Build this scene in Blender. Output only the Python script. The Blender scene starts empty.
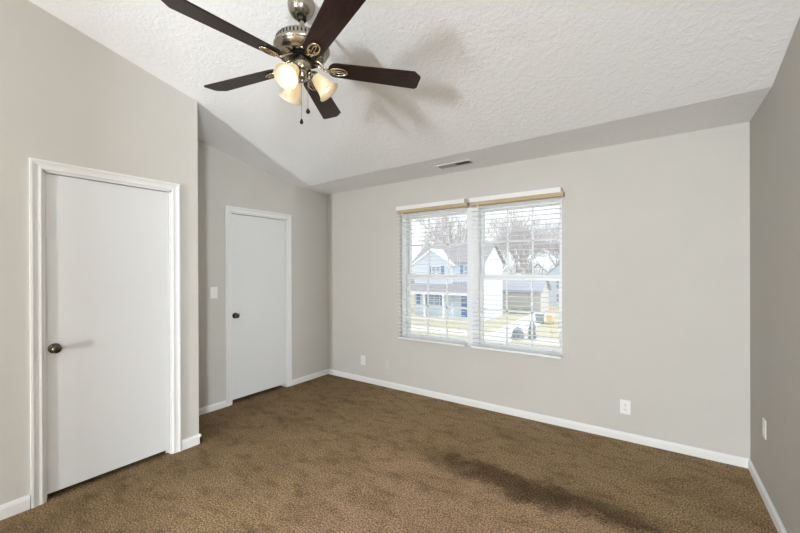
import bpy, bmesh, math, random
from mathutils import Vector, Matrix
S = bpy.context.scene
COL = S.collection
PI = math.pi
R = math.radians

# ------------------------------------------------------------------ camera
def set_camera():
    yaw, roll, pitch = 0.6081, -0.0037, -0.0015
    fw = Vector((-math.sin(yaw), math.cos(yaw), 0)); rt = Vector((math.cos(yaw), math.sin(yaw), 0)); up = Vector((0, 0, 1))
    fw2 = fw * math.cos(pitch) + up * math.sin(pitch); up2 = up * math.cos(pitch) - fw * math.sin(pitch)
    rt3 = rt * math.cos(roll) + up2 * math.sin(roll); up3 = up2 * math.cos(roll) - rt * math.sin(roll)
    cam = bpy.data.cameras.new('camera'); o = bpy.data.objects.new('camera', cam); COL.objects.link(o)
    m = Matrix((rt3, up3, -fw2)).transposed().to_4x4(); m.translation = Vector((3.6724, -3.5476, 1.4168))
    o.matrix_world = m
    cam.sensor_width = 36; cam.lens = 36 * 365.967 / 800; cam.shift_y = 3.94 / 800
    cam.clip_start = 0.05; cam.clip_end = 300
    S.camera = o
set_camera()

# ------------------------------------------------------------------ sky, sun, lights, exposure
w = bpy.data.worlds.new('overcast_sky'); S.world = w; w.use_nodes = True
nt = w.node_tree; nt.nodes.clear()
wo = nt.nodes.new('ShaderNodeOutputWorld'); bg = nt.nodes.new('ShaderNodeBackground')
tc = nt.nodes.new('ShaderNodeTexCoord'); ns = nt.nodes.new('ShaderNodeTexNoise'); ns.inputs['Scale'].default_value = 2.5
ns.inputs['Detail'].default_value = 5
rp = nt.nodes.new('ShaderNodeValToRGB')
rp.color_ramp.elements[0].position = .35; rp.color_ramp.elements[0].color = (.86, .91, 1, 1)
rp.color_ramp.elements[1].position = .65; rp.color_ramp.elements[1].color = (1, 1, 1, 1)
nt.links.new(tc.outputs['Generated'], ns.inputs['Vector']); nt.links.new(ns.outputs['Fac'], rp.inputs['Fac'])
nt.links.new(rp.outputs['Color'], bg.inputs['Color']); bg.inputs['Strength'].default_value = 1.42
nt.links.new(bg.outputs['Background'], wo.inputs['Surface'])

def light(name, kind, loc, direction, energy, color=(1, 1, 1), **kw):
    l = bpy.data.lights.new(name, kind); l.energy = energy; l.color = color
    for k, v in kw.items(): setattr(l, k, v)
    o = bpy.data.objects.new(name, l); COL.objects.link(o); o.location = loc
    o.rotation_euler = Vector(direction).to_track_quat('-Z', 'Y').to_euler()
    return o
light('hazy_sun', 'SUN', (20, 10, 30), (-.85, .12, -.5), 1.7, (1, .97, .92), angle=R(12))
# unseen area lamps behind the camera, in openings added for them
light('unseen_back_lamp', 'AREA', (2.34, -8.75, 1.08), (1, 1, .12), 540, (.888, .945, 1), shape='RECTANGLE', size=.50, size_y=1.2)
light('unseen_side_lamp', 'AREA', (7.5, -6.50, 1.20), (-.85, .53, .03), 322, (.888, .945, 1), shape='RECTANGLE', size=.55, size_y=1.3)

S.view_settings.view_transform = 'Standard'; S.view_settings.look = 'None'
S.view_settings.gamma = 1; S.view_settings.use_curve_mapping = False
S.view_settings.exposure = 0

# ------------------------------------------------------------------ materials
def srgb(r, g, b):
    f = lambda c: (c / 255 / 12.92) if c / 255 <= .04045 else ((c / 255 + .055) / 1.055) ** 2.4
    return (f(r), f(g), f(b), 1)
def mat(name, col, rough=.6, metal=0, var=.0, scale=8, bump=0, bscale=60, bdist=.002, emit=None, estr=0, detail=3, spec=None, stretch=None):
    m = bpy.data.materials.new(name); m.use_nodes = True
    n = m.node_tree.nodes; l = m.node_tree.links; p = n['Principled BSDF']
    c = srgb(*col)
    p.inputs['Base Color'].default_value = c; p.inputs['Roughness'].default_value = rough; p.inputs['Metallic'].default_value = metal
    if spec is not None: p.inputs['Specular IOR Level'].default_value = spec
    t = n.new('ShaderNodeTexCoord'); src = t.outputs['Object']
    if stretch:
        mp = n.new('ShaderNodeMapping'); mp.inputs['Scale'].default_value = stretch
        l.new(src, mp.inputs['Vector']); src = mp.outputs['Vector']
    if var:
        q = n.new('ShaderNodeTexNoise'); q.inputs['Scale'].default_value = scale; q.inputs['Detail'].default_value = detail
        r = n.new('ShaderNodeValToRGB'); a, b = r.color_ramp.elements
        a.position = .3; b.position = .7
        a.color = tuple(x * (1 - var) for x in c[:3]) + (1,); b.color = tuple(min(1, x * (1 + var)) for x in c[:3]) + (1,)
        l.new(src, q.inputs['Vector']); l.new(q.outputs['Fac'], r.inputs['Fac']); l.new(r.outputs['Color'], p.inputs['Base Color'])
    if bump:
        q = n.new('ShaderNodeTexNoise'); q.inputs['Scale'].default_value = bscale; q.inputs['Detail'].default_value = 4
        b = n.new('ShaderNodeBump'); b.inputs['Strength'].default_value = bump; b.inputs['Distance'].default_value = bdist
        l.new(src, q.inputs['Vector']); l.new(q.outputs['Fac'], b.inputs['Height']); l.new(b.outputs['Normal'], p.inputs['Normal'])
    if emit:
        p.inputs['Emission Color'].default_value = srgb(*emit); p.inputs['Emission Strength'].default_value = estr
    return m
M = {}
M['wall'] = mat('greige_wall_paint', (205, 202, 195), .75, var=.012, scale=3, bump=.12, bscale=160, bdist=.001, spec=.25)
M['wall_right'] = mat('darker_wall_tone', (179, 175, 167), .7, var=.012, scale=3, bump=.12, bscale=160, bdist=.001, spec=.25)  # one even tone, darker than on the other walls
M['trim'] = mat('white_trim_paint', (234, 234, 232), .4, var=.01, scale=5)
M['door'] = mat('white_door_paint', (228, 229, 229), .5, var=.01, scale=2, bump=.05, bscale=40)
M['blind'] = mat('white_blind', (238, 238, 236), .45, var=.01, scale=6)
M['vinyl'] = mat('white_vinyl', (238, 240, 242), .35, var=.01, scale=6)
M['tan'] = mat('tan_wood', (192, 170, 128), .5, var=.12, scale=30, stretch=(.15, 1, 1))
M['plastic'] = mat('white_plastic', (240, 239, 234), .35, var=.01, scale=20)
M['ivory'] = mat('ivory_plastic', (232, 228, 216), .4, var=.01, scale=20)
M['painted_plate'] = mat('painted_plate', (212, 206, 196), .55, var=.01, scale=20)
M['dark'] = mat('dark_slot', (28, 26, 24), .7, var=.1, scale=30)
M['pewter'] = mat('pewter_metal', (92, 86, 78), .22, 1, var=.06, scale=40)
M['nickel'] = mat('brushed_nickel', (158, 151, 138), .22, 1, var=.05, scale=60, stretch=(1, 1, 8))
M['black_metal'] = mat('black_metal', (30, 28, 27), .35, .6, var=.05, scale=40)
M['vent'] = mat('vent_enamel', (190, 186, 172), .5, var=.03, scale=20)
M['warm_nickel'] = mat('warm_reflecting_nickel', (192, 178, 150), .25, 1, var=.05, scale=50)  # nickel arms, warm reflections put into the metal colour

def wood_mat():
    m = mat('dark_mahogany', (46, 24, 18), .38, spec=.35)
    n = m.node_tree.nodes; l = m.node_tree.links; p = n['Principled BSDF']
    t = n.new('ShaderNodeTexCoord'); mp = n.new('ShaderNodeMapping'); mp.inputs['Scale'].default_value = (1.2, 16, 16)
    q = n.new('ShaderNodeTexNoise'); q.inputs['Scale'].default_value = 7; q.inputs['Detail'].default_value = 6; q.inputs['Distortion'].default_value = .6
    r = n.new('ShaderNodeValToRGB'); r.color_ramp.elements[0].position = .35; r.color_ramp.elements[1].position = .68
    r.color_ramp.elements[0].color = srgb(24, 12, 11); r.color_ramp.elements[1].color = srgb(56, 28, 20)
    l.new(t.outputs['Object'], mp.inputs['Vector']); l.new(mp.outputs['Vector'], q.inputs['Vector'])
    l.new(q.outputs['Fac'], r.inputs['Fac']); l.new(r.outputs['Color'], p.inputs['Base Color'])
    return m
M['wood'] = wood_mat()

def ceiling_mat():
    m = mat('textured_white_ceiling', (246, 247, 247), .85, spec=.2)
    n = m.node_tree.nodes; l = m.node_tree.links; p = n['Principled BSDF']
    t = n.new('ShaderNodeTexCoord')
    q = n.new('ShaderNodeTexNoise'); q.inputs['Scale'].default_value = 13; q.inputs['Detail'].default_value = 5; q.inputs['Distortion'].default_value = 2.2
    v = n.new('ShaderNodeTexNoise'); v.inputs['Scale'].default_value = 34; v.inputs['Detail'].default_value = 5; v.inputs['Distortion'].default_value = 1.4
    ab = n.new('ShaderNodeMath'); ab.operation = 'MULTIPLY'
    b = n.new('ShaderNodeBump'); b.inputs['Strength'].default_value = .48; b.inputs['Distance'].default_value = .014
    l.new(t.outputs['Object'], q.inputs['Vector']); l.new(t.outputs['Object'], v.inputs['Vector'])
    l.new(q.outputs['Fac'], ab.inputs[0]); l.new(v.outputs['Fac'], ab.inputs[1])
    l.new(ab.outputs[0], b.inputs['Height']); l.new(b.outputs['Normal'], p.inputs['Normal'])
    return m
M['ceiling'] = ceiling_mat()

def carpet_mat():
    m = mat('brown_carpet', (112, 92, 68), .95, spec=.1)
    n = m.node_tree.nodes; l = m.node_tree.links; p = n['Principled BSDF']
    t = n.new('ShaderNodeTexCoord'); O = t.outputs['Object']
    def noise(scale, det, dist=0, st=None):
        q = n.new('ShaderNodeTexNoise'); q.inputs['Scale'].default_value = scale; q.inputs['Detail'].default_value = det
        q.inputs['Distortion'].default_value = dist
        if st:
            mp = n.new('ShaderNodeMapping'); mp.inputs['Scale'].default_value = st; mp.inputs['Rotation'].default_value = (0, 0, .5)
            l.new(O, mp.inputs['Vector']); l.new(mp.outputs['Vector'], q.inputs['Vector'])
        else: l.new(O, q.inputs['Vector'])
        return q.outputs['Fac']
    def ramp(fac, a, ca, b, cb):
        r = n.new('ShaderNodeValToRGB'); e = r.color_ramp.elements
        e[0].position = a; e[1].position = b; e[0].color = ca; e[1].color = cb
        l.new(fac, r.inputs['Fac']); return r.outputs['Color']
    def math_(op, a, b, c=None):
        q = n.new('ShaderNodeMath'); q.operation = op
        for i, x in enumerate((a, b, c)):
            if x is None: continue
            if hasattr(x, 'links'): l.new(x, q.inputs[i])
            else: q.inputs[i].default_value = x
        return q.outputs[0]
    def mix(kind, f, a, b):
        x = n.new('ShaderNodeMix'); x.data_type = 'RGBA'; x.blend_type = kind
        if hasattr(f, 'links'): l.new(f, x.inputs['Factor'])
        else: x.inputs['Factor'].default_value = f
        l.new(a, x.inputs[6]) if hasattr(a, 'links') else setattr(x.inputs[6], 'default_value', a)
        l.new(b, x.inputs[7]) if hasattr(b, 'links') else setattr(x.inputs[7], 'default_value', b)
        return x.outputs[2]
    def smooth(v, a, b):
        r = n.new('ShaderNodeMapRange'); r.interpolation_type = 'SMOOTHSTEP'
        l.new(v, r.inputs['Value']); r.inputs['From Min'].default_value = a; r.inputs['From Max'].default_value = b
        return r.outputs['Result']
    geo = n.new('ShaderNodeSeparateXYZ'); l.new(O, geo.inputs[0]); X = geo.outputs['X']; Y = geo.outputs['Y']
    # pale trodden area in the middle of the room, dark flattened pile along its far edge
    wob = math_('SUBTRACT', noise(3.5, 5, .5), .5); wob2 = math_('ADD', math_('SUBTRACT', noise(12, 4), .5), math_('MULTIPLY', math_('SUBTRACT', noise(60, 3), .5), .9))
    depth = math_('ADD', math_('MULTIPLY', Y, -1.0), math_('ADD', math_('MULTIPLY', wob, .28), math_('MULTIPLY', wob2, .16)))
    xx = math_('ADD', X, math_('ADD', math_('MULTIPLY', wob, .9), math_('MULTIPLY', wob2, .3)))
    # the left edge of the trodden area runs diagonally
    xe = math_('ADD', xx, math_('MULTIPLY', depth, -.12))
    pale = math_('MULTIPLY', smooth(xe, 1.45, 2.0), smooth(depth, 1.12, 1.30))
    base = mix('MIX', smooth(xe, .5, 1.5), srgb(*CARPET[3]), srgb(*CARPET[0])); base = mix('MIX', pale, base, srgb(*CARPET[1]))  # left side darkened in colour to offset the strong side light
    u = math_('DIVIDE', math_('SUBTRACT', xx, 3.02), .80); v = math_('DIVIDE', math_('SUBTRACT', depth, 1.135), .15)
    d = math_('ADD', math_('MULTIPLY', u, u), math_('MULTIPLY', v, v))
    band = math_('SUBTRACT', 1.0, smooth(d, .0, 1.5))
    base = mix('MIX', math_('MULTIPLY', band, .74), base, srgb(*CARPET[2]))
    big = ramp(noise(2.6, 6, .6, (1, 1.7, 1)), .34, (.80, .79, .77, 1), .54, (1, 1, 1, 1))
    med = ramp(noise(8, 6, .1, (1, 1.6, 1)), .34, (.76, .745, .72, 1), .50, (1, 1, 1, 1))
    fine = ramp(noise(80, 3, .3), .30, (.62, .60, .57, 1), .64, (1.2, 1.2, 1.2, 1))
    grain = ramp(noise(120, 3), .34, (.34, .32, .30, 1), .62, (1.32, 1.32, 1.32, 1))
    col = mix('MULTIPLY', 1.0, mix('MULTIPLY', 1.0, base, big), mix('MULTIPLY', 1.0, med, mix('MULTIPLY', 1.0, fine, grain)))
    l.new(col, p.inputs['Base Color'])
    b = n.new('ShaderNodeBump'); b.inputs['Strength'].default_value = .9; b.inputs['Distance'].default_value = .012
    l.new(noise(130, 2), b.inputs['Height']); l.new(b.outputs['Normal'], p.inputs['Normal'])
    return m
CARPET = ((174, 148, 115), (190, 160, 130), (84, 67, 47), (148, 125, 95))     # pile, trodden pile, flattened dark pile, same pile darkened at left
M['carpet'] = carpet_mat()

def glass_mat():
    m = bpy.data.materials.new('window_glass'); m.use_nodes = True; n = m.node_tree.nodes; l = m.node_tree.links; n.clear()
    o = n.new('ShaderNodeOutputMaterial'); t = n.new('ShaderNodeBsdfTransparent'); g = n.new('ShaderNodeBsdfGlossy')
    g.inputs['Roughness'].default_value = .02; t.inputs['Color'].default_value = (.96, .98, .98, 1)
    f = n.new('ShaderNodeFresnel'); f.inputs['IOR'].default_value = 1.06
    x = n.new('ShaderNodeMixShader'); l.new(f.outputs[0], x.inputs[0]); l.new(t.outputs[0], x.inputs[1]); l.new(g.outputs[0], x.inputs[2])
    l.new(x.outputs[0], o.inputs['Surface']); return m
M['glass'] = glass_mat()
def shade_mat():
    m = bpy.data.materials.new('cream_glass'); m.use_nodes = True; n = m.node_tree.nodes; l = m.node_tree.links; n.clear()
    o = n.new('ShaderNodeOutputMaterial'); d = n.new('ShaderNodeBsdfDiffuse'); t = n.new('ShaderNodeBsdfTranslucent'); g = n.new('ShaderNodeBsdfGlossy')
    tc = n.new('ShaderNodeTexCoord'); q = n.new('ShaderNodeTexNoise'); q.inputs['Scale'].default_value = 25; q.inputs['Detail'].default_value = 4
    r = n.new('ShaderNodeValToRGB'); r.color_ramp.elements[0].color = srgb(232, 216, 182); r.color_ramp.elements[1].color = srgb(246, 238, 216)
    l.new(tc.outputs['Object'], q.inputs['Vector']); l.new(q.outputs['Fac'], r.inputs['Fac'])
    for s in (d, t): l.new(r.outputs['Color'], s.inputs['Color'])
    g.inputs['Roughness'].default_value = .15
    x = n.new('ShaderNodeMixShader'); x.inputs[0].default_value = .32; l.new(d.outputs[0], x.inputs[1]); l.new(t.outputs[0], x.inputs[2])
    y = n.new('ShaderNodeMixShader'); y.inputs[0].default_value = .06; l.new(x.outputs[0], y.inputs[1]); l.new(g.outputs[0], y.inputs[2])
    l.new(y.outputs[0], o.inputs['Surface']); return m
M['shade'] = shade_mat()
M['bulb'] = mat('lit_bulb', (255, 244, 220), .5, var=.01, emit=(255, 243, 218), estr=4)
# outdoors: lawn, shutter and bin colours paled to carry haze and overexposure
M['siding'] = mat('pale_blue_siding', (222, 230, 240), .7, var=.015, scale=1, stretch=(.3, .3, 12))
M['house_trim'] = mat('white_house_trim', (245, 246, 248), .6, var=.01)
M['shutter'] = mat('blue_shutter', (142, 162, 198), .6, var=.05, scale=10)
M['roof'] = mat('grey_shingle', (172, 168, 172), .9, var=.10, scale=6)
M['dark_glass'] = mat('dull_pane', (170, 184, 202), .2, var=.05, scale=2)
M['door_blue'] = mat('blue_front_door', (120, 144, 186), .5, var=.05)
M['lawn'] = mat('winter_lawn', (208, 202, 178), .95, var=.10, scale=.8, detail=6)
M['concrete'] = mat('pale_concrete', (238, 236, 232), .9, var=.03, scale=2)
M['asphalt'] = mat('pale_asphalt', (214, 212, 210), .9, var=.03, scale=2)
M['bark'] = mat('hazy_bark', (190, 184, 187), .9, var=.12, scale=4)  # bark and twigs paled so the colour carries the haze
M['twig'] = mat('hazy_twig', (206, 201, 204), .9, var=.1, scale=4)
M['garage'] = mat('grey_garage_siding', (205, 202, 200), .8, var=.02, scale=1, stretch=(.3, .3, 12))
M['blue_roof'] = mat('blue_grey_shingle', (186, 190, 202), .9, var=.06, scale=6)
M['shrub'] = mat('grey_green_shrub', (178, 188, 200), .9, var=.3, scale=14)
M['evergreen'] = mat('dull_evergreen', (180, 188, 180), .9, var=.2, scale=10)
M['car_grey'] = mat('grey_bin_plastic', (160, 164, 174), .3, .2, var=.02)
M['car_yellow'] = mat('yellow_bin_plastic', (232, 212, 162), .4, 0, var=.02)
M['tyre'] = mat('tyre_rubber', (70, 70, 76), .8, var=.05)

# ------------------------------------------------------------------ mesh helpers
def newbm(): return bmesh.new()
def box(bm, x0, x1, y0, y1, z0, z1, mtx=None):
    x0, x1 = min(x0, x1), max(x0, x1); y0, y1 = min(y0, y1), max(y0, y1); z0, z1 = min(z0, z1), max(z0, z1)
    v = [bm.verts.new((x, y, z)) for z in (z0, z1) for y in (y0, y1) for x in (x0, x1)]
    for f in ((0, 2, 3, 1), (4, 5, 7, 6), (0, 1, 5, 4), (2, 6, 7, 3), (0, 4, 6, 2), (1, 3, 7, 5)):
        bm.faces.new([v[i] for i in f])
    if mtx:
        for q in v: q.co = mtx @ q.co
    return v
def lathe(bm, prof, n=24, mtx=None, close=False):
    rings = []
    for r, z in prof:
        if r < 1e-6: rings.append([bm.verts.new((0, 0, z))])
        else: rings.append([bm.verts.new((r * math.cos(2 * PI * i / n), r * math.sin(2 * PI * i / n), z)) for i in range(n)])
    for a, b in zip(rings, rings[1:]):
        for i in range(n):
            j = (i + 1) % n
            if len(a) == 1 and len(b) == 1: continue
            if len(a) == 1: bm.faces.new((a[0], b[j], b[i]))
            elif len(b) == 1: bm.faces.new((a[i], a[j], b[0]))
            else: bm.faces.new((a[i], a[j], b[j], b[i]))
    if mtx:
        for r in rings:
            for q in r: q.co = mtx @ q.co
def tube(bm, pts, rad, n=8, flat=1.0):
    pts = [Vector(p) for p in pts]; rads = rad if isinstance(rad, (list, tuple)) else [rad] * len(pts)
    rings = []; ref = None
    for i, p in enumerate(pts):
        d = (pts[min(i + 1, len(pts) - 1)] - pts[max(i - 1, 0)]).normalized()
        if ref is None:
            ref = Vector((0, 0, 1)) if abs(d.z) < .9 else Vector((1, 0, 0))
        u = d.cross(ref).normalized(); v = u.cross(d).normalized(); ref = v
        rings.append([bm.verts.new(p + u * math.cos(2 * PI * k / n) * rads[i] + v * math.sin(2 * PI * k / n) * rads[i] * flat) for k in range(n)])
    for a, b in zip(rings, rings[1:]):
        for k in range(n): bm.faces.new((a[k], a[(k + 1) % n], b[(k + 1) % n], b[k]))
    if n > 2:
        bm.faces.new(rings[0][::-1]); bm.faces.new(rings[-1])
def prism(bm, outline, z0, z1, mtx=None):
    a = [bm.verts.new((x, y, z0)) for x, y in outline]; b = [bm.verts.new((x, y, z1)) for x, y in outline]
    k = len(a)
    bm.faces.new(a[::-1]); bm.faces.new(b)
    for i in range(k): bm.faces.new((a[i], a[(i + 1) % k], b[(i + 1) % k], b[i]))
    if mtx:
        for q in a + b: q.co = mtx @ q.co
def obj(name, bm, m, parent=None, smooth=False, bevel=0, local=False, label=None):
    bmesh.ops.recalc_face_normals(bm, faces=bm.faces[:])
    me = bpy.data.meshes.new(name); bm.to_mesh(me); bm.free()
    me.materials.append(M[m] if isinstance(m, str) else m)
    o = bpy.data.objects.new(name, me); COL.objects.link(o)
    if smooth:
        for p in me.polygons: p.use_smooth = True
    if parent:
        o.parent = parent
        if not local:                      # built in world coordinates: shift into the parent's frame
            off = Vector((0, 0, 0)); q = parent
            while q: off += q.location; q = q.parent
            me.transform(Matrix.Translation(-off))
    if bevel:
        b = o.modifiers.new('bevel', 'BEVEL'); b.width = bevel; b.segments = 2; b.limit_method = 'ANGLE'
    if smooth == 'auto':
        e = o.modifiers.new('edges', 'EDGE_SPLIT'); e.split_angle = R(38)
    if label: o['label'] = label
    return o
def thing(name, label, cat, loc, group=None, kind=None):
    o = bpy.data.objects.new(name, None); COL.objects.link(o); o.location = loc; o.empty_display_size = .1
    o['label'] = label; o['category'] = cat
    if group: o['group'] = group
    if kind: o['kind'] = kind
    return o
def tag(o, label, cat, group=None, kind=None):
    o['label'] = label; o['category'] = cat
    if group: o['group'] = group
    if kind: o['kind'] = kind
    return o
def struct(o, label, cat):
    return tag(o, label, cat, kind='structure')

# ------------------------------------------------------------------ room numbers
W, D, T1, BACK, H, TH = 4.2265, .6015, 2.031, 8.5, 2.455, .12   # right wall x, closet front x, closet corner depth, back wall, wall height, wall thickness
TOP = 3.75
def wall_boxes(bm, axis, c0, c1, a0, a1, top, holes):
    """wall slab between c0..c1 on its thin axis, a0..a1 along, with rectangular holes (a,b,z0,z1)"""
    def put(p, q, z0, z1):
        if q - p < 1e-5 or z1 - z0 < 1e-5: return
        if axis == 'y': box(bm, p, q, c0, c1, z0, z1)
        else: box(bm, c0, c1, p, q, z0, z1)
    cur = a0
    for (p, q, z0, z1) in sorted(holes):
        put(cur, p, 0, top); put(p, q, 0, z0); put(p, q, z1, top); cur = q
    put(cur, a1, 0, top)
WX0, WX1, WZ0, WZ1 = 1.210, 2.985, .625, 2.07                # window opening
bm = newbm(); wall_boxes(bm, 'y', 0, .16, -.12, W + .12, 2.62, [(WX0, WX1, WZ0, WZ1)])
struct(obj('wall_far', bm, 'wall'), 'greige far wall with the double window', 'wall')
D1A, D1B = -2.965, -2.226                                    # closet door opening along y
D2A, D2B = -1.405, -.676
DZ = 2.043
bm = newbm(); wall_boxes(bm, 'x', D - TH, D, -BACK, -T1 - .0, TOP, [(D1A, D1B, 0, DZ)])
struct(obj('wall_left', bm, 'wall'), 'greige left wall around the large white door', 'wall')
bm = newbm(); box(bm, 0, D - TH, -T1 - TH, -T1, 0, TOP)
struct(obj('wall_return', bm, 'wall'), 'short return wall of the closet corner facing the window', 'wall')
bm = newbm(); wall_boxes(bm, 'x', -TH, 0, -BACK, 0, 3.3, [(D2A, D2B, 0, DZ)])
struct(obj('wall_recess', bm, 'wall'), 'greige recessed wall around the far white door', 'wall')
SA, SB = -4.62, -3.75  # opening added for the side lamp, its edge limits that light
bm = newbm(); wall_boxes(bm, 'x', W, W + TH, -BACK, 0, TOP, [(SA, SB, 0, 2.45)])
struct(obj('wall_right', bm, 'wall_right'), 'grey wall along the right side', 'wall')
BA, BB = 1.98, 2.68  # opening added out of view for the back lamp
bm = newbm(); wall_boxes(bm, 'y', -BACK - TH, -BACK, -.12, W + .12, TOP, [(BA, BB, .3, 2.05)])
struct(obj('wall_back', bm, 'wall'), 'greige wall behind the viewer', 'wall')
# added boxes around the two unseen lamps, and closed niches behind both doors
bm = newbm()
box(bm, BA - .1, BB + .1, -BACK - .45, -BACK - .42, .2, 2.2); box(bm, BA - .12, BA - .0, -BACK - .45, -BACK - TH, .2, 2.2); box(bm, BB, BB + .12, -BACK - .45, -BACK - TH, .2, 2.2)
box(bm, BA - .1, BB + .1, -BACK - .45, -BACK - TH, .2, .3); box(bm, BA - .1, BB + .1, -BACK - .45, -BACK - TH, 2.05, 2.2)
struct(obj('lamp_box_back', bm, 'wall'), 'added box around the unseen back lamp', 'wall')
bm = newbm()
box(bm, 8.2, 8.3, -7.6, -3.4, 0, 2.6); box(bm, W + TH, 8.3, -7.6, -7.5, 0, 2.6); box(bm, W + TH, 8.3, -3.5, -3.4, 0, 2.6); box(bm, W + TH, W + TH + .1, -7.6, -BACK, 0, 2.6)
struct(obj('lamp_box_side', bm, 'wall'), 'walls of the added box around the unseen side lamp', 'wall')
bm = newbm(); box(bm, -TH - .35, -TH - .3, D2A - .3, D2B + .3, 0, 2.3); box(bm, -TH - .3, -TH, D2A - .3, D2A - .2, 0, 2.3); box(bm, -TH - .3, -TH, D2B + .2, D2B + .3, 0, 2.3); box(bm, -TH - .35, -TH, D2A - .3, D2B + .3, 2.2, 2.3)
struct(obj('wall_hall', bm, 'wall'), 'hall wall behind the far door', 'wall')

bm = newbm(); box(bm, -.5, W + .12, -BACK - .12, .16, -.12, 0)
struct(obj('floor', bm, 'carpet'), 'brown cut-pile carpet floor', 'floor')
bm = newbm(); box(bm, W + TH, 8.3, -7.6, -3.4, -.12, 0); struct(obj('lamp_box_floor', bm, 'carpet'), 'carpet in the added box around the unseen side lamp', 'floor')
bm = newbm(); box(bm, W + TH, 8.3, -7.6, -3.4, 2.6, 2.7); struct(obj('lamp_box_ceiling', bm, 'ceiling'), 'ceiling of the added box around the unseen side lamp', 'ceiling')

# ceiling: flat strip along the far wall, then the vault rising towards the viewer
def lerp(tab, t):
    for (a, za), (b, zb) in zip(tab, tab[1:]):
        if t <= b or (b, zb) == tab[-1]: return za + (zb - za) * (t - a) / (b - a)
PROF = [(-.13, [(.474, 2.447), (1.73, 2.690), (4.6, 3.24), (BACK + .1, 2.9)]),
        (0., [(.474, 2.451), (1.73, 2.697), (4.6, 3.26), (BACK + .1, 2.9)]),
        (.6015, [(.512, 2.455), (2.04, 2.803), (3.02, 3.037), (4.6, 3.41), (BACK + .1, 2.95)]),
        (2.1, [(.548, 2.456), (2.04, 2.812), (3.02, 3.046), (4.6, 3.42), (BACK + .1, 2.95)]),
        (W, [(.606, 2.458), (1.096, 2.585), (2.04, 2.815), (3.02, 3.05), (4.6, 3.43), (BACK + .1, 2.95)]),
        (W + .12, [(.608, 2.458), (1.096, 2.585), (2.04, 2.815), (3.02, 3.05), (4.6, 3.43), (BACK + .1, 2.95)])]
def crease(x): 
    return lerp([(p[0], p[1][0][0]) for p in PROF], x)
def ceil_z(x, t):
    return lerp([(p[0], lerp(p[1], t)) for p in PROF], x)
def build_ceiling():
    bm = newbm(); xs = sorted(set([-.12, 0, .15, .3, .45, .6015] + [.6015 + (W - .6015) * i / 14 for i in range(15)] + [W + .12]))
    g = []; g2 = []
    for x in xs:
        c = crease(x); row = [bm.verts.new((x, -(c + (BACK + .1 - c) * (k / 28)), ceil_z(x, c + (BACK + .1 - c) * (k / 28)))) for k in range(29)]
        g.append(row)
        zc = ceil_z(x, c)
        g2.append([bm.verts.new((x, -(c * k / 4 - .14 * (1 - k / 4)), zc + (0 if k else -.004))) for k in range(5)])
    for G in (g, g2):
        for a, b in zip(G, G[1:]):
            for k in range(len(a) - 1): bm.faces.new((a[k], a[k + 1], b[k + 1], b[k]))
    # upper skin so that the ceiling has thickness
    geo = bmesh.ops.extrude_face_region(bm, geom=bm.faces[:])
    for e in geo['geom']:
        if isinstance(e, bmesh.types.BMVert): e.co.z += .15
    return bm
bm = build_ceiling()
struct(obj('ceiling', bm, 'ceiling', smooth='auto'), 'white textured vaulted ceiling with a flat strip by the far wall', 'ceiling')
# roof slab above the far wall top
# ------------------------------------------------------------------ baseboards
BH, BT = .078, .014
def baseboard(name, axis, face, sgn, a0, a1, label, BH=.066):
    bm = newbm(); prof = [(0, 0), (BT, 0), (BT, BH * .72), (BT * .75, BH * .86), (BT * .4, BH), (0, BH)]
    ra = []; rb = []
    for (d, z) in prof:
        for a, r in ((a0, ra), (a1, rb)):
            r.append(bm.verts.new((a, face + sgn * d, z) if axis == 'y' else (face + sgn * d, a, z)))
    k = len(prof)
    for i in range(k): bm.faces.new((ra[i], ra[(i + 1) % k], rb[(i + 1) % k], rb[i]))
    bm.faces.new(ra); bm.faces.new(rb[::-1])
    return struct(obj(name, bm, 'trim'), label, 'baseboard')
CW = .057
baseboard('baseboard_far', 'y', 0, -1, 0, W, 'white baseboard along the far wall')
baseboard('baseboard_left', 'x', D, 1, -BACK, D1A - CW, 'white baseboard left of the large door', .082)
baseboard('baseboard_corner', 'x', D, 1, D1B + CW, -T1 + BT, 'short white baseboard right of the large door', .078)
baseboard('baseboard_return', 'y', -T1, 1, 0, D + BT, 'white baseboard around the closet corner', .078)
baseboard('baseboard_recess', 'x', 0, 1, -T1, D2A - CW, 'white baseboard left of the far door')
baseboard('baseboard_recess_corner', 'x', 0, 1, D2B + CW, 0, 'white baseboard between far door and room corner')
baseboard('baseboard_right', 'x', W, -1, -BACK, 0, 'white baseboard along the right wall')

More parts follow.
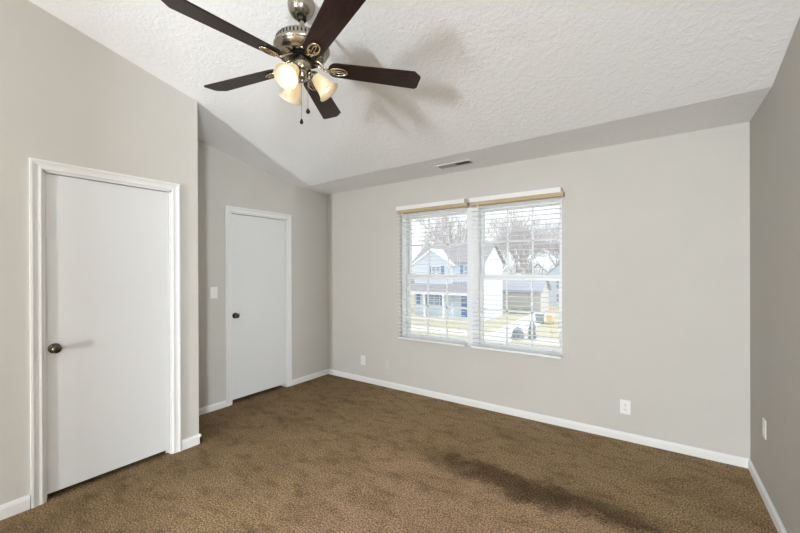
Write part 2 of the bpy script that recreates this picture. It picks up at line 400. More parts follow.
# ------------------------------------------------------------------ doors
def casing(bm, xf, ya, yb, ztop):
    """mitred colonial casing on wall face x=xf around an opening ya..yb (y), up to ztop"""
    prof = [(0, 0), (0, .010), (.008, .013), (.020, .011), (.034, .013), (.046, .018), (CW, .017), (CW, 0)]
    inner = [(ya, 0, -1, 0), (ya, ztop, -1, 1), (yb, ztop, 1, 1), (yb, 0, 1, 0)]
    rows = [[bm.verts.new((xf + h, y + sy * u, z + sz * u)) for u, h in prof] for (y, z, sy, sz) in inner]
    for a, b in zip(rows, rows[1:]):
        for i in range(len(prof)): bm.faces.new((a[i], a[(i + 1) % len(prof)], b[(i + 1) % len(prof)], b[i]))
    bm.faces.new(rows[0]); bm.faces.new(rows[-1][::-1])
def make_door(name, label, xf, ya, yb, ztop, set_back, gap, ky):
    root = thing(name, label, 'door', (xf, (ya + yb) / 2, 0), kind='structure')
    bm = newbm(); casing(bm, xf, ya + .005, yb - .005, ztop - .005); obj('door_casing', bm, 'trim', root)
    bm = newbm()                                            # jamb lining
    box(bm, xf - TH, xf + .002, ya, ya + .018, 0, ztop); box(bm, xf - TH, xf + .002, yb - .018, yb, 0, ztop); box(bm, xf - TH, xf + .002, ya, yb, ztop - .018, ztop)
    # stop strip behind the slab
    box(bm, xf - set_back - .050, xf - set_back - .037, ya + .018, ya + .03, 0, ztop - .018); box(bm, xf - set_back - .050, xf - set_back - .037, yb - .03, yb - .018, 0, ztop - .018)
    box(bm, xf - set_back - .050, xf - set_back - .037, ya + .018, yb - .018, ztop - .03, ztop - .018)
    obj('door_jamb', bm, 'trim', root)
    bm = newbm(); box(bm, xf - set_back - .035, xf - set_back, ya + .021, yb - .021, gap, ztop - .022)
    pan = obj('door_panel', bm, 'door', root, bevel=.002)
    # round knob: rose, neck, ball
    mt = Matrix.Translation((xf - set_back, ky, .935)) @ Matrix.Rotation(PI / 2, 4, 'Y')
    bm = newbm(); lathe(bm, [(0, .060), (.012, .0595), (.021, .055), (.0265, .046), (.0265, .038), (.022, .029), (.013, .024), (.011, .016), (.012, .010), (.024, .008), (.031, .004), (.032, 0), (0, 0)], 28, mt)
    k = obj('door_knob', bm, 'pewter', root, smooth='auto')
    bm = newbm()
    for z in (.28, 1.03, 1.80):
        tube(bm, [(xf - set_back + .004, yb - .019, z - .045), (xf - set_back + .004, yb - .019, z + .045)], .006, 8)
    return root
make_door('door_1', 'large white flush door in the left wall with round pewter knob', D, D1A, D1B, DZ, .010, .038, -2.905)
make_door('door_2', 'white flush door in the recessed wall beside the light switch', 0, D2A, D2B, DZ, .012, .040, -1.345)

# ------------------------------------------------------------------ windows (two double-hung units side by side)
def make_window(name, label, x0, x1, gx0, gx1):
    root = thing(name, label, 'window', ((x0 + x1) / 2, .10, WZ0), kind='structure')
    gz0, gz1, mz0, mz1 = .668, 2.016, 1.309, 1.366
    def ring(bm, a0, a1, z0, z1, b0, b1, c0, c1, y0, y1):    # outer a,z  inner b,c
        box(bm, a0, b0, y0, y1, z0, z1); box(bm, b1, a1, y0, y1, z0, z1); box(bm, b0, b1, y0, y1, z0, c0); box(bm, b0, b1, y0, y1, c1, z1)
    bm = newbm(); ring(bm, x0, x1, WZ0, WZ1, gx0 - .03, gx1 + .022, gz0 - .03, gz1 + .034, .03, .14)
    obj('window_frame', bm, 'vinyl', root, bevel=.003)
    bm = newbm(); ring(bm, gx0 - .03, gx1 + .022, gz0 - .03, mz1, gx0, gx1, gz0, mz0, .065, .095)
    lo = obj('lower_sash', bm, 'vinyl', root, bevel=.002)
    bm = newbm(); ring(bm, gx0 - .03, gx1 + .022, mz0 + .01, gz1 + .034, gx0, gx1, mz1, gz1, .098, .128)
    up = obj('upper_sash', bm, 'vinyl', root, bevel=.002)
    for sash, y, z0, z1, zh in ((lo, .080, gz0, mz0, .999), (up, .113, mz1, gz1, 1.700)):
        bm = newbm()
        for k in (1, 2):
            xm = gx0 + (gx1 - gx0) * k / 3; box(bm, xm - .008, xm + .008, y - .006, y + .006, z0, z1)
        box(bm, gx0, gx1, y - .006, y + .006, zh - .008, zh + .008)
        obj('muntins', bm, 'vinyl', sash)
        bm = newbm(); box(bm, gx0, gx1, y - .0015, y + .0015, z0, z1); obj('glass_pane', bm, 'glass', sash)
    bm = newbm(); box(bm, (gx0 + gx1) / 2 - .03, (gx0 + gx1) / 2 + .03, .055, .085, mz1, mz1 + .014); obj('sash_lock', bm, 'vinyl', root, bevel=.003)
    return root
make_window('window_1', 'left double-hung window with white grilles behind the left blind', WX0, 2.116, 1.292, 2.027)
make_window('window_2', 'right double-hung window with white grilles behind the right blind', 2.116, WX1, 2.207, 2.945)
bm = newbm(); box(bm, WX0, WX1, .0, .03, WZ0 - .0, WZ0 + .012)
struct(obj('trim_1', bm, 'trim'), 'thin white sill board under both windows', 'window sill')

# ------------------------------------------------------------------ window blinds
def make_blind(label, x0, x1, ztop, tan_x1):
    cx = (x0 + x1) / 2
    root = thing('window_blind', label, 'blind', (cx, -.045, .62), 'horizontal blinds over the double window')
    bm = newbm(); box(bm, x0 + .006, tan_x1, -.066, -.012, ztop - .080, ztop - .040); obj('headrail', bm, 'tan', root, bevel=.003, label='tan wooden headrail')
    bm = newbm(); box(bm, x0, x1, -.078, -.070, ztop - .045, ztop); box(bm, x0, x1, -.070, -.0, ztop - .010, ztop)
    for xa in (x0, x1 - .005): box(bm, xa, xa + .005, -.070, 0, ztop - .040, ztop - .010)
    obj('valance', bm, 'blind', root, bevel=.002)
    bm = newbm(); n = 32; za, zb = .668, ztop - .092
    for i in range(n):
        z = za + (zb - za) * i / (n - 1)
        # slightly crowned slat
        pts = [(-.0245, 0), (-.012, .0012), (0, .0016), (.012, .0012), (.0245, 0)]
        va = []; vb = []
        for (d, h) in pts:
            va.append(bm.verts.new((x0 + .008, -.042 + d, z + h))); vb.append(bm.verts.new((x1 - .008, -.042 + d, z + h)))
        ua = [bm.verts.new(v.co - Vector((0, 0, .0024))) for v in va]; ub = [bm.verts.new(v.co - Vector((0, 0, .0024))) for v in vb]
        for k in range(4):
            bm.faces.new((va[k], va[k + 1], vb[k + 1], vb[k])); bm.faces.new((ua[k + 1], ua[k], ub[k], ub[k + 1]))
        bm.faces.new((va[0], vb[0], ub[0], ua[0])); bm.faces.new((va[4], ua[4], ub[4], vb[4]))
        bm.faces.new(va + ua[::-1]); bm.faces.new(vb[::-1] + ub)
    obj('slats', bm, 'blind', root)
    bm = newbm(); box(bm, x0 + .006, x1 - .006, -.068, -.016, .620, .640); obj('bottom_rail', bm, 'blind', root, bevel=.003)
    for fx in (.10, .90):
        x = x0 + (x1 - x0) * fx
        bm = newbm()
        for y in (-.0665, -.0175): tube(bm, [(x, y, .64), (x, y, ztop - .08)], .0011, 5)
        obj('ladder_cord', bm, 'blind', root)
    x = x0 + .085
    bm = newbm(); tube(bm, [(x, -.074, ztop - .075), (x, -.074, 1.20)], .004, 6); obj('tilt_wand', bm, 'vinyl', root)
    return root
make_blind('white horizontal blind with open slats over the left window', 1.203, 2.066, 2.150, 2.092)
make_blind('white horizontal blind with open slats over the right window, nearer the bare wall', 2.124, 2.992, 2.146, 3.010)

# ------------------------------------------------------------------ wall plates
def plate_frame(face_mtx):
    return face_mtx
def outlet(name, label, mtx, m, kind, wdt=.072, hgt=.116, group=None, cat='outlet'):
    """local frame: x across, y up, z out of the wall"""
    loc = mtx.translation.copy()
    root = thing(name, label, cat, loc, group)
    rot = mtx.to_3x3().to_4x4()
    def part(nm, bm, mm, par, bev=0, **k):
        bmesh.ops.transform(bm, matrix=rot, verts=bm.verts[:])
        return obj(nm, bm, mm, par, bevel=bev, local=True, **k)
    bm = newbm(); box(bm, -wdt / 2, wdt / 2, -hgt / 2, hgt / 2, 0, .006); part('cover_plate', bm, m, root, .0025)
    if kind == 'duplex':
        for s in (-1, 1):
            bm = newbm(); o = [(.0165 * math.cos(a) * (1.0), s * .0195 + max(-.0125, min(.0125, .0165 * math.sin(a)))) for a in [2 * PI * i / 20 for i in range(20)]]
            prism(bm, o, .004, .0085); soc = part('socket', bm, m, root)
            bm = newbm()
            for dx in (-.0065, .0065): box(bm, dx - .0012, dx + .0012, s * .0195 - .001, s * .0195 + .007, .0080, .0089)
            prism(bm, [(.0026 * math.cos(a), s * .0195 - .007 + .0026 * math.sin(a)) for a in [2 * PI * i / 10 for i in range(10)]], .0080, .0089)
            part('slots', bm, 'dark', soc)
        bm = newbm(); prism(bm, [(.003 * math.cos(a), .003 * math.sin(a)) for a in [2 * PI * i / 10 for i in range(10)]], .005, .0072); part('screw', bm, 'vent', root)
    elif kind == 'jack':
        bm = newbm(); box(bm, -.009, .009, -.008, .008, .005, .009); part('jack', bm, m, root, .001)
        for s in (-1, 1):
            bm = newbm(); prism(bm, [(.003 * math.cos(a), s * .042 + .003 * math.sin(a)) for a in [2 * PI * i / 10 for i in range(10)]], .005, .0072); part('screw', bm, 'vent', root)
    elif kind == 'toggle':
        bm = newbm(); box(bm, -.0055, .0055, -.012, .012, .005, .0075); part('toggle_slot', bm, 'ivory', root)
        bm = newbm(); box(bm, -.004, .004, -.002, .0065, .006, .0175); bmesh.ops.rotate(bm, cent=(0, 0, .006), matrix=Matrix.Rotation(R(-22), 3, 'X'), verts=bm.verts[:])
        part('toggle', bm, m, root, .001)
        for s in (-1, 1):
            bm = newbm(); prism(bm, [(.003 * math.cos(a), s * .030 + .003 * math.sin(a)) for a in [2 * PI * i / 10 for i in range(10)]], .005, .0072); part('screw', bm, 'vent', root)
    return root
def face_far(x, z): return Matrix(((1, 0, 0, x), (0, 0, -1, 0), (0, 1, 0, z), (0, 0, 0, 1)))
def face_px(xf, y, z): return Matrix(((0, 0, 1, xf), (1, 0, 0, y), (0, 1, 0, z), (0, 0, 0, 1)))
def face_nx(xf, y, z): return Matrix(((0, 0, -1, xf), (-1, 0, 0, y), (0, 1, 0, z), (0, 0, 0, 1)))
outlet('wall_outlet', 'small white outlet low on the far wall nearest the left corner', face_far(.628, .272), 'plastic', 'duplex')
outlet('phone_jack', 'wall-coloured jack plate low on the far wall left of the window', face_far(1.023, .270), 'painted_plate', 'jack', cat='jack plate')
outlet('wall_outlet', 'white duplex outlet low on the far wall right of the window', face_far(3.470, .276), 'plastic', 'duplex', .076)
outlet('wall_plate', 'cream cover plate low on the grey right wall', face_nx(W, -.425, .435), 'ivory', 'jack', cat='cover plate')
outlet('light_switch', 'white toggle light switch left of the far door', face_px(0, -1.580, 1.193), 'plastic', 'toggle', cat='light switch')

# ------------------------------------------------------------------ ceiling vent
def make_vent():
    x0, x1, y0, y1 = 1.885, 2.235, -.335, -.225
    z = H
    root = thing('ceiling_vent', 'slim metal air vent in the flat ceiling strip above the window', 'vent', ((x0 + x1) / 2, (y0 + y1) / 2, z))
    bm = newbm(); e = .009
    box(bm, x0, x1, y0, y0 + e, z - .004, z + .001); box(bm, x0, x1, y1 - e, y1, z - .004, z + .001); box(bm, x0, x0 + e, y0 + e, y1 - e, z - .004, z + .001); box(bm, x1 - e, x1, y0 + e, y1 - e, z - .004, z + .001)
    obj('vent_frame', bm, 'ceiling', root)
    bm = newbm(); box(bm, x0 + e, x1 - e, y0 + e, y1 - e, z - .0015, z + .001); obj('vent_duct', bm, 'dark', root)
    bm = newbm()
    xm = x0 + .52 * (x1 - x0)
    n = 9
    for i in range(n):
        x = x0 + e + .008 + (xm - x0 - e - .01) * i / (n - 1)
        box(bm, -.0105, .0105, y0 + e, y1 - e, -.0008, .0008, Matrix.Translation((x, 0, z - .004)) @ Matrix.Rotation(R(-40), 4, 'Y'))
    for i in range(n):
        x = xm + .008 + (x1 - e - .008 - xm - .008) * i / (n - 1)
        box(bm, -.0085, .0085, y0 + e, y1 - e, -.0008, .0008, Matrix.Translation((x, 0, z - .004)) @ Matrix.Rotation(R(48), 4, 'Y'))
    obj('vent_louvers', bm, 'vent', root)
make_vent()

# ------------------------------------------------------------------ ceiling fan
FX, FT, FZ = 2.114, 2.226, 2.514     # axis x, depth, blade plane height
def make_fan():
    fy = -FT; zc = ceil_z(FX, FT)
    root = thing('ceiling_fan', 'five-blade dark wood ceiling fan with three lit cream glass shades', 'ceiling fan', (FX, fy, zc))
    A = Matrix.Translation((FX, fy, 0))
    slope = math.atan(.235)
    # canopy: bell fixed to the sloping ceiling
    bm = newbm(); mt = Matrix.Translation((FX, fy, zc)) @ Matrix.Rotation(-slope, 4, 'X')
    lathe(bm, [(0, .004), (.070, .004), (.072, -.008), (.070, -.030), (.064, -.052), (.052, -.072), (.040, -.082), (.030, -.084), (.028, -.080), (0, -.076)], 32, mt)
    obj('canopy', bm, 'nickel', root, smooth='auto')
    bm = newbm(); lathe(bm, [(0, zc - .06), (.026, zc - .062), (.029, zc - .080), (.022, zc - .096), (.0, zc - .098)], 20, A)
    obj('hanger_ball', bm, 'black_metal', root, smooth='auto')
    bm = newbm(); lathe(bm, [(0, zc - .07), (.013, zc - .07), (.013, 2.684), (.030, 2.682), (.036, 2.676), (.036, 2.655), (0, 2.65)], 20, A)
    obj('downrod', bm, 'nickel', root, smooth='auto')
    # motor housing
    bm = newbm()
    lathe(bm, [(0, 2.670), (.060, 2.669), (.100, 2.664), (.126, 2.655), (.1345, 2.648), (.1365, 2.643), (.1365, 2.620), (.1445, 2.616), (.1475, 2.609), (.1475, 2.602), (.143, 2.596), (.139, 2.590), (.132, 2.574), (.118, 2.563), (.112, 2.561), (.110, 2.566), (.0, 2.568)], 48, A)
    mo = obj('motor_housing', bm, 'nickel', root, smooth='auto')
    bm = newbm()
    for i in range(44):
        a = 2 * PI * i / 44
        box(bm, .1355, .1373, -.0042, .0042, 2.623, 2.641, A @ Matrix.Rotation(a, 4, 'Z'))
    obj('vent_slots', bm, 'dark', mo)
    bm = newbm(); lathe(bm, [(0, 2.569), (.060, 2.569), (.066, 2.565), (.066, 2.556), (.058, 2.551), (0, 2.551)], 32, A)
    obj('flywheel', bm, 'black_metal', root, smooth='auto')
    # blades
    for k in range(5):
        ph = 2.29034 + PI - k * 2 * PI / 5          # angle in (x, depth); y runs the other way
        rot = A @ Matrix.Rotation(-ph, 4, 'Z') @ Matrix.Translation((0, 0, FZ))
        pitch = Matrix.Rotation(R(-11), 4, 'X')
        r0, r1, w0, w1 = .138, .660, .053, .069
        out = []
        for i in range(9):                          # rounded root
            a = PI / 2 + PI * i / 8
            out.append((r0 + .042 + .042 * math.cos(a), w0 * math.sin(a)))
        out += [(r1 - .045, -w1), (r1 - .004, -w1 * .52), (r1, -w1 * .40), (r1, w1 * .80), (r1 - .012, w1)]
        bm = newbm(); prism(bm, out, 0, .0065)
        bl = bpy.data.objects.new('blade', None)
        b = obj('blade', bm, 'wood', root, bevel=.0015, local=True)
        bpy.data.objects.remove(bl)
        b.matrix_local = Matrix.Translation((-FX, FT, -zc)) @ rot @ pitch
        # arm: stem from the flywheel, then an open oval loop with a centre bar under the blade
        bm = newbm(); s = -.006
        ov = [(.193 + .048 * math.cos(t), .026 * math.sin(t), s) for t in [2 * PI * i / 24 for i in range(25)]]
        tube(bm, ov, .0052, 8)
        tube(bm, [(.146, 0, s), (.168, .006, s), (.208, .007, s), (.240, 0, s)], .0034, 6)
        tube(bm, [(.146, 0, s), (.168, -.006, s), (.208, -.007, s), (.240, 0, s)], .0034, 6)
        tube(bm, [(.055, .012, .046), (.088, .016, .030), (.112, .013, .008), (.130, .008, -.004), (.148, 0, s)], [.006, .006, .006, .0058, .0055], 8)
        tube(bm, [(.055, -.012, .046), (.088, -.016, .030), (.112, -.013, .008), (.130, -.008, -.004), (.148, 0, s)], [.006, .006, .006, .0058, .0055], 8)
        for (x, y) in ((.172, .016), (.172, -.016), (.226, 0)):
            lathe(bm, [(0, -.0105), (.005, -.0095), (.006, -.006), (.006, .0005), (0, .0005)], 10, Matrix.Translation((x, y, 0)))
        obj('blade_arm', bm, 'warm_nickel', b, smooth=True, local=True)
    # light kit
    bm = newbm(); lathe(bm, [(0, 2.555), (.046, 2.553), (.048, 2.549), (.048, 2.492), (.044, 2.486), (.034, 2.482), (.032, 2.452), (.026, 2.444), (.012, 2.440), (.008, 2.430), (0, 2.426)], 32, A)
    obj('switch_housing', bm, 'nickel', root, smooth='auto')
    # the three lamp arms, 120 degrees apart
    rt = Vector((.6469, .7626, 0)); aw = Vector((-.7626, .6469, 0))
    for ang in (-3, -123, 117):
        a = R(ang); d = rt * math.cos(a) + aw * math.sin(a)
        c = Vector((FX, fy, 0))
        p = lambda r, z: c + d * r + Vector((0, 0, z))
        bm = newbm(); tube(bm, [p(.028, 2.470), p(.042, 2.488), p(.056, 2.492), p(.066, 2.482), p(.070, 2.468)], [.007, .007, .007, .009, .010], 10)
        obj('lamp_arm', bm, 'nickel', root, smooth=True)
        axis = (d * .69 + Vector((0, 0, -.72))).normalized()
        q = axis.to_track_quat('Z', 'Y').to_matrix().to_4x4()
        mt = Matrix.Translation(p(.062, 2.474)) @ q @ Matrix.Scale(1.07, 4)
        bm = newbm(); lathe(bm, [(0, -.012), (.018, -.010), (.024, .0), (.024, .018), (.020, .020), (0, .020)], 20, mt)
        obj('socket_cup', bm, 'nickel', root, smooth='auto')
        prof = [(.0245, .010), (.029, .022), (.035, .038), (.039, .056), (.042, .074), (.047, .090), (.055, .103), (.061, .109)]
        inn = [(r - .0035, z) for r, z in prof[::-1]]
        bm = newbm(); lathe(bm, prof + [(.0605, .1115)] + inn, 32, mt)
        sh = obj('glass_shade', bm, 'shade', root, smooth=True)
        bm = newbm(); lathe(bm, [(0, .018), (.012, .020), (.013, .034), (.020, .048), (.0265, .062), (.027, .074), (.022, .088), (.012, .096), (0, .098)], 20, mt)
        obj('bulb', bm, 'bulb', sh, smooth=True)
    # pull chains
    for (dr, da, z, br) in ((.030, .0, 2.288, .0115), (-.004, .030, 2.240, .010)):
        c = Vector((FX, fy, 0)) + rt * dr + aw * da
        bm = newbm(); tube(bm, [c + Vector((0, 0, 2.49)), c + Vector((0, 0, z))], .0011, 5)
        ch = obj('pull_chain', bm, 'nickel', root)
        bm = newbm(); lathe(bm, [(0, z + .006), (.004, z + .004), (br * .8, z - .006), (br, z - .013), (br * .8, z - .021), (0, z - .026)], 14, Matrix.Translation((c.x, c.y, 0)))
        obj('pull_ball', bm, 'black_metal', ch, smooth=True)
make_fan()

# ------------------------------------------------------------------ outdoors
G = -3.2
bm = newbm(); box(bm, -80, 80, 1.5, 110, G - .2, G); struct(obj('lawn', bm, 'lawn'), 'pale winter lawn outside', 'lawn')
bm = newbm(); box(bm, -60, 60, 20.2, 21.7, G, G + .03); struct(obj('sidewalk', bm, 'concrete'), 'pale concrete sidewalk across the street', 'sidewalk')
bm = newbm(); box(bm, -60, 60, 9.5, 18.9, G, G + .02); struct(obj('street', bm, 'asphalt'), 'pale street below the window', 'street')
bm = newbm(); prism(bm, [(-6.95, 37), (-4.6, 37), (-3.9, 18.9), (-6.0, 18.9)], G, G + .04); struct(obj('driveway', bm, 'concrete'), 'white driveway beside the far house', 'driveway')

def house_window(root, x0, x1, z0, z1, y, sh=True, swid=.34):
    bm = newbm(); t = .07
    box(bm, x0 - t, x0, y - .07, y, z0 - t, z1 + t); box(bm, x1, x1 + t, y - .07, y, z0 - t, z1 + t); box(bm, x0, x1, y - .07, y, z1, z1 + t); box(bm, x0, x1, y - .07, y, z0 - t, z0)
    box(bm, x0, x1, y - .06, y, (z0 + z1) / 2 - .03, (z0 + z1) / 2 + .03); box(bm, (x0 + x1) / 2 - .025, (x0 + x1) / 2 + .025, y - .06, y, z0, z1)
    f = obj('window', bm, 'house_trim', root)
    bm = newbm(); box(bm, x0, x1, y - .04, y, z0, z1); obj('pane', bm, 'dark_glass', f)
    if sh:
        for a, b in ((x0 - t - swid, x0 - t), (x1 + t, x1 + t + swid)):
            bm = newbm(); box(bm, a, b, y - .06, y, z0 - .04, z1 + .04)
            for i in range(8):
                z = z0 + (z1 - z0) * (i + .5) / 8; box(bm, a + .05, b - .05, y - .075, y - .05, z - .04, z + .04)
            obj('shutter', bm, 'shutter', root)
def gable_prism(bm, x0, x1, y0, y1, z0, ze, zr, along='x'):
    """solid with a pitched top; ridge along the given axis"""
    if along == 'x':
        ym = (y0 + y1) / 2; sec = [(y0, z0), (y1, z0), (y1, ze), (ym, zr), (y0, ze)]
        a = [bm.verts.new((x0, y, z)) for y, z in sec]; b = [bm.verts.new((x1, y, z)) for y, z in sec]
    else:
        xm = (x0 + x1) / 2; sec = [(x0, z0), (x1, z0), (x1, ze), (xm, zr), (x0, ze)]
        a = [bm.verts.new((x, y0, z)) for x, z in sec]; b = [bm.verts.new((x, y1, z)) for x, z in sec]
    bm.faces.new(a); bm.faces.new(b[::-1])
    for i in range(5): bm.faces.new((a[i], a[(i + 1) % 5], b[(i + 1) % 5], b[i]))
def roof_slabs(bm, x0, x1, y0, y1, ze, zr, along='x', oh=.3, th=.14):
    if along == 'x':
        ym = (y0 + y1) / 2; k = (zr - ze) / (ym - y0)
        for s, ye in ((1, y0 - oh), (-1, y1 + oh)):
            zo = ze - k * oh
            sec = [(ye, zo), (ym, zr), (ym, zr + th), (ye, zo + th)]
            a = [bm.verts.new((x0 - oh, y, z)) for y, z in sec]; b = [bm.verts.new((x1 + oh, y, z)) for y, z in sec]
            bm.faces.new(a); bm.faces.new(b[::-1])
            for i in range(4): bm.faces.new((a[i], a[(i + 1) % 4], b[(i + 1) % 4], b[i]))
    else:
        xm = (x0 + x1) / 2; k = (zr - ze) / (xm - x0)
        for xe in (x0 - oh, x1 + oh):
            zo = ze - k * oh
            sec = [(xe, zo), (xm, zr), (xm, zr + th), (xe, zo + th)]
            a = [bm.verts.new((x, y0 - oh, z)) for x, z in sec]; b = [bm.verts.new((x, y1, z)) for x, z in sec]
            bm.faces.new(a); bm.faces.new(b[::-1])
            for i in range(4): bm.faces.new((a[i], a[(i + 1) % 4], b[(i + 1) % 4], b[i]))
def siding_strips(bm, x0, x1, z0, z1, y, top=None):
    n = int((z1 - z0) / .22)
    for i in range(n):
        z = z0 + (z1 - z0) * i / n
        box(bm, x0, x1, y - .025, y, z, z + .03)
def make_house():
    root = thing('house', 'pale blue two-storey house with front gable and blue shutters across the street', 'house', (-12.4, 29.9, G))
    Y0 = 27.6
    bm = newbm(); gable_prism(bm, -16.2, -8.95, Y0, 32.7, G, 2.15, 3.85); siding_strips(bm, -11.9, -8.95, .3, 2.0, Y0); siding_strips(bm, -11.9, -8.95, G + .3, -.6, Y0)
    n = 24
    for i in range(n): box(bm, -8.95, -8.93, Y0, 32.7, G + .3 + i * .21, G + .33 + i * .21)
    obj('wall', bm, 'siding', root)
    bm = newbm(); roof_slabs(bm, -16.2, -8.95, Y0, 32.7, 2.15, 3.85, 'x', .28); obj('roof', bm, 'roof', root)
    bm = newbm(); gable_prism(bm, -16.0, -11.9, Y0 - .35, 30, G, 1.95, 3.30, 'y'); siding_strips(bm, -16.0, -11.9, .3, 1.9, Y0 - .35); siding_strips(bm, -16.0, -11.9, G + .3, -.6, Y0 - .35)
    for i in range(5):
        z = 2.0 + i * .22; hw = 2.05 * (3.3 - z) / 1.35 - .1
        box(bm, -13.95 - hw, -13.95 + hw, Y0 - .375, Y0 - .35, z, z + .03)
    obj('front_gable', bm, 'siding', root)
    bm = newbm(); roof_slabs(bm, -16.0, -11.9, Y0 - .35, 30, 1.95, 3.30, 'y', .3, .16); obj('gable_roof', bm, 'house_trim', root)
    # porch
    bm = newbm()
    sec = [(Y0 - 1.75, -.66), (Y0 - .1, .22), (Y0 - .1, .08), (Y0 - 1.75, -.82)]
    a = [bm.verts.new((-16.6, y, z)) for y, z in sec]; b = [bm.verts.new((-9.2, y, z)) for y, z in sec]
    bm.faces.new(a); bm.faces.new(b[::-1])
    for i in range(4): bm.faces.new((a[i], a[(i + 1) % 4], b[(i + 1) % 4], b[i]))
    obj('porch_roof', bm, 'roof', root)
    bm = newbm(); box(bm, -16.6, -9.2, Y0 - 1.8, Y0 - 1.72, -.86, -.64); obj('porch_fascia', bm, 'house_trim', root)
    for x in (-16.45, -14.1, -12.1, -9.4):
        bm = newbm(); box(bm, x - .08, x + .08, Y0 - 1.72, Y0 - 1.56, G, -.82); box(bm, x - .12, x + .12, Y0 - 1.76, Y0 - 1.52, -.95, -.82); obj('porch_post', bm, 'house_trim', root)
    bm = newbm(); box(bm, -16.6, -9.2, Y0 - 1.8, Y0, G, G + .25); obj('porch_floor', bm, 'concrete', root)
    house_window(root, -13.95, -13.1, .68, 1.72, Y0 - .35)
    house_window(root, -10.75, -10.1, .80, 1.74, Y0)
    house_window(root, -14.35, -13.15, -1.95, -.92, Y0 - .35)
    bm = newbm(); box(bm, -15.75, -15.35, Y0 - .41, Y0 - .35, -2.0, -.95); obj('shutter', bm, 'shutter', root)
    bm = newbm(); box(bm, -11.05, -10.2, Y0 - .06, Y0, G + .25, -.80); d = obj('front_door', bm, 'door_blue', root)
    bm = newbm()
    for z in (-1.3, -1.7): box(bm, -10.93, -10.32, Y0 - .08, Y0 - .05, z, z + .3)
    obj('pane', bm, 'dark_glass', d)
make_house()
def make_garage():
    root = thing('garage', 'low grey building with blue-grey roof behind the driveway', 'garage', (-8, 38, G))
    bm = newbm(); gable_prism(bm, -11.4, -6.3, 37, 40.5, G, -.85, .55); siding_strips(bm, -11.4, -6.3, G + .3, -.9, 37); obj('wall', bm, 'garage', root)
    bm = newbm(); roof_slabs(bm, -11.4, -6.3, 37, 40.5, -.75, .62); obj('roof', bm, 'blue_roof', root)
    bm = newbm(); box(bm, -10.4, -7.6, 36.93, 37, G, -1.15)
    for i in range(5): box(bm, -10.4, -7.6, 36.90, 36.94, G + .1 + i * .4, G + .42 + i * .4)
    obj('garage_door', bm, 'garage', root)
make_garage()
def make_house_right():
    root = thing('house', 'pale house with blue-grey roof at the right edge of the window, beyond the garage', 'house', (-4.9, 49.5, G))
    bm = newbm(); gable_prism(bm, -7.6, -2.2, 46, 53, G, .8, 3.2, 'y'); siding_strips(bm, -7.6, -2.2, G + .3, .8, 46); obj('wall', bm, 'siding', root)
    bm = newbm(); roof_slabs(bm, -7.6, -2.2, 46, 53, .8, 3.2, 'y', .3); obj('roof', bm, 'blue_roof', root)
    house_window(root, -6.6, -5.8, -1.1, .1, 46, False); house_window(root, -6.6, -5.8, -2.7, -1.7, 46, False)
make_house_right()

# bins by the far drive
def make_bin(label, x, y, wd, h, m):
    root = thing('outdoor_bin', label, 'bin', (x, y, G))
    bm = newbm(); k = .8
    a = [bm.verts.new((x + sx * wd / 2 * k, y + sy * wd / 2 * k, G + .06)) for sx, sy in ((-1, -1), (1, -1), (1, 1), (-1, 1))]
    b = [bm.verts.new((x + sx * wd / 2, y + sy * wd / 2, G + h)) for sx, sy in ((-1, -1), (1, -1), (1, 1), (-1, 1))]
    bm.faces.new(a[::-1]); bm.faces.new(b)
    for i in range(4): bm.faces.new((a[i], a[(i + 1) % 4], b[(i + 1) % 4], b[i]))
    obj('body', bm, m, root, bevel=.02)
    bm = newbm(); box(bm, x - wd * .55, x + wd * .55, y - wd * .55, y + wd * .55, G + h, G + h + .05); box(bm, x - wd * .5, x + wd * .5, y - wd * .5, y + wd * .4, G + h + .05, G + h + .09)
    obj('lid', bm, m, root, bevel=.015)
    for sx in (-1, 1):
        bm = newbm(); lathe(bm, [(0, -.04), (.10, -.04), (.12, -.02), (.12, .02), (.10, .04), (0, .04)], 14, Matrix.Translation((x + sx * wd * .40, y + wd * .42, G + .12)) @ Matrix.Rotation(PI / 2, 4, 'Y'))
        obj('wheel', bm, 'tyre', root)
make_bin('grey wheeled bin on the lawn edge right of the driveway', -4.42, 29, .62, .72, 'car_grey')
make_bin('yellow wheeled bin on the lawn edge right of the grey bin', -3.6, 29, .52, .68, 'car_yellow')

# shrubs
def leafy(bm, c, rx, ry, rz, n, rng, size=.09):
    for i in range(n):
        u = rng.uniform(-1, 1); a = rng.uniform(0, 2 * PI); r = rng.uniform(.45, 1) ** .5
        s = math.sqrt(1 - u * u); p = Vector((c[0] + rx * r * s * math.cos(a), c[1] + ry * r * s * math.sin(a), c[2] + rz * r * abs(u)))
        d = Vector((rng.uniform(-1, 1), rng.uniform(-1, 1), rng.uniform(-.4, 1))).normalized() * size
        e = d.cross(Vector((rng.uniform(-1, 1), rng.uniform(-1, 1), rng.uniform(-1, 1)))).normalized() * size * .45
        vs = [bm.verts.new(p - d), bm.verts.new(p + e), bm.verts.new(p + d), bm.verts.new(p - e)]
        bm.faces.new(vs)
def make_shrub(label, x, y, rx, h, m, seed, cat='shrub', name='shrub', group=None):
    rng = random.Random(seed); root = thing(name, label, cat, (x, y, G), group)
    bm = newbm()
    for k in range(5): tube(bm, [(x, y, G), (x + rng.uniform(-.5, .5) * rx, y + rng.uniform(-.5, .5) * rx, G + h * .8)], [.03, .01], 5)
    obj('stems', bm, 'bark', root)
    bm = newbm(); leafy(bm, (x, y, G + .08), rx, rx, h, 380, rng); obj('foliage', bm, m, root)
    return root
make_shrub('low bluish shrub beside the driveway near the street', -3.72, 20.6, .42, .75, 'shrub', 3)
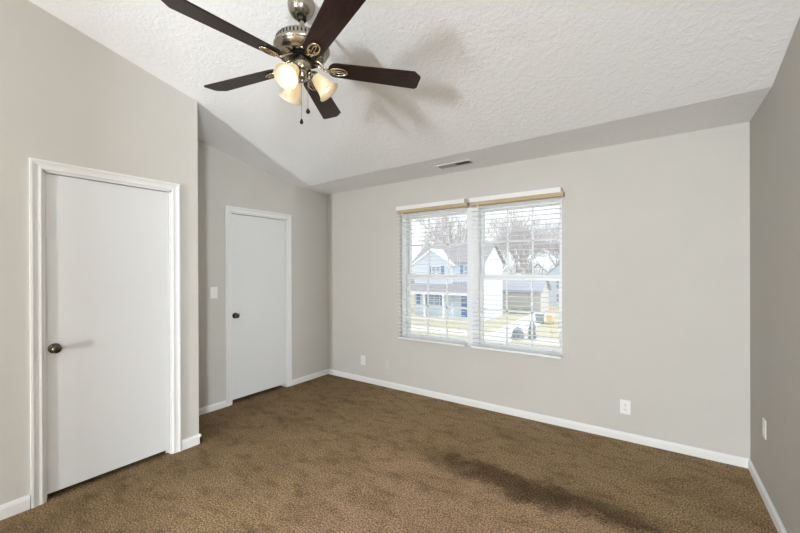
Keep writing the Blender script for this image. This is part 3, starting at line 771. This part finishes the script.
make_shrub('taller narrow shrub at the right side of the driveway', -2.95, 21.2, .24, 1.25, 'shrub', 4)
for i, (x, lab) in enumerate(((-9.9, 'evergreen shrub at the left end of the low garage wall'), (-8.4, 'evergreen shrub by the middle of the low garage wall'), (-7.3, 'evergreen shrub by the right end of the low garage wall'))):
    make_shrub(lab, x, 34.5 + .4 * i, .6, .5, 'evergreen', 40 + i, group='shrubs before the garage')

# bare trees
def tree_mesh(seed, h, spread, levels=6):
    rng = random.Random(seed); bmt = newbm(); bmb = newbm()
    def grow(p, d, L, r, lev):
        pts = [p]; q = p.copy(); dd = d.copy(); n = 3
        for i in range(n):
            dd = (dd + Vector((rng.uniform(-.16, .16), rng.uniform(-.16, .16), rng.uniform(-.04, .12)))).normalized()
            q = q + dd * (L / n); pts.append(q.copy())
        rads = [r * (1 - .35 * i / n) for i in range(n + 1)]
        tube(bmt if lev == 0 else bmb, pts, rads, 6 if lev < 2 else 3)
        if lev >= levels: return
        k = 3 if lev < 3 else 4
        for i in range(k):
            f = rng.uniform(.45, 1.0); idx = min(n, max(1, int(f * n + .5)))
            ax = dd.cross(Vector((rng.uniform(-1, 1), rng.uniform(-1, 1), rng.uniform(-1, 1)))).normalized()
            nd = (Matrix.Rotation(R(rng.uniform(18, 48)) * spread, 3, ax) @ dd).normalized(); nd.z += .12; nd.normalize()
            grow(pts[idx], nd, L * rng.uniform(.58, .82), r * .56, lev + 1)
    grow(Vector((0, 0, 0)), Vector((0, 0, 1)), h * .33, h * .016, 0)
    return bmt, bmb
protos = []
for sd, h, sp in ((5, 17, 1.0), (8, 19, .9), (13, 16, 1.1)):
    a, b = tree_mesh(sd, h, sp); out = []
    for nm, q, mm in (('trunk', a, 'bark'), ('branches', b, 'twig')):
        me = bpy.data.meshes.new(nm); q.to_mesh(me); q.free(); me.materials.append(M[mm]); out.append((nm, me))
    protos.append(out)
rng = random.Random(11)
TREES = [(-11.0, 46, 0, 'bare tree just right of the far house gable, behind the garage'), (-9.3, 44.5, 1, 'tall bare tree rising behind the middle of the garage roof'),
         (-9.3, 57, 2, 'bare tree behind the right end of the garage roof'), (-7.6, 57.5, 0, 'bare tree left of the pale house right of the garage'), (-5.2, 58, 1, 'bare tree behind the pale house right of the garage roof'),
         (-8.2, 53, 0, 'thin bare tree far behind the garage'), (-12.6, 52, 1, 'bare tree far behind the white gable wall'), (-7.0, 62, 2, 'thin bare tree furthest back toward the pale house right of the garage'),
         (-17.5, 41, 1, 'bare tree behind the left half of the far house roof'), (-21, 44, 0, 'bare tree beyond the left end of the far house'), (-14.5, 43, 2, 'bare tree behind the right half of the far house roof'),
         (-24.5, 47, 1, 'leftmost bare tree far beyond the far house'), (-19, 50, 2, 'thin bare tree furthest back beyond the far house')]
for (x, y, k, lab) in TREES:
    root = thing('bare_tree', lab, 'tree', (x, y, G), 'bare trees behind the houses')
    root.rotation_euler.z = rng.uniform(0, 6.28); s = rng.uniform(.80, 1.0); root.scale = (s, s, s)
    for nm, me in protos[k]:
        o = bpy.data.objects.new(nm, me); COL.objects.link(o); o.parent = root
# undergrowth line beyond the houses
bm = newbm(); rng = random.Random(77)
for i in range(2000):
    x = rng.uniform(-50, 2); y = rng.uniform(64, 68); h = rng.uniform(3, 6.5)
    tube(bm, [(x, y, G), (x + rng.uniform(-.5, .5), y, G + h * .6), (x + rng.uniform(-1, 1), y, G + h)], [.05, .035, .012], 3)
tag(obj('thicket', bm, 'twig'), 'dense bare thicket along the horizon behind the trees', 'thicket', kind='stuff')
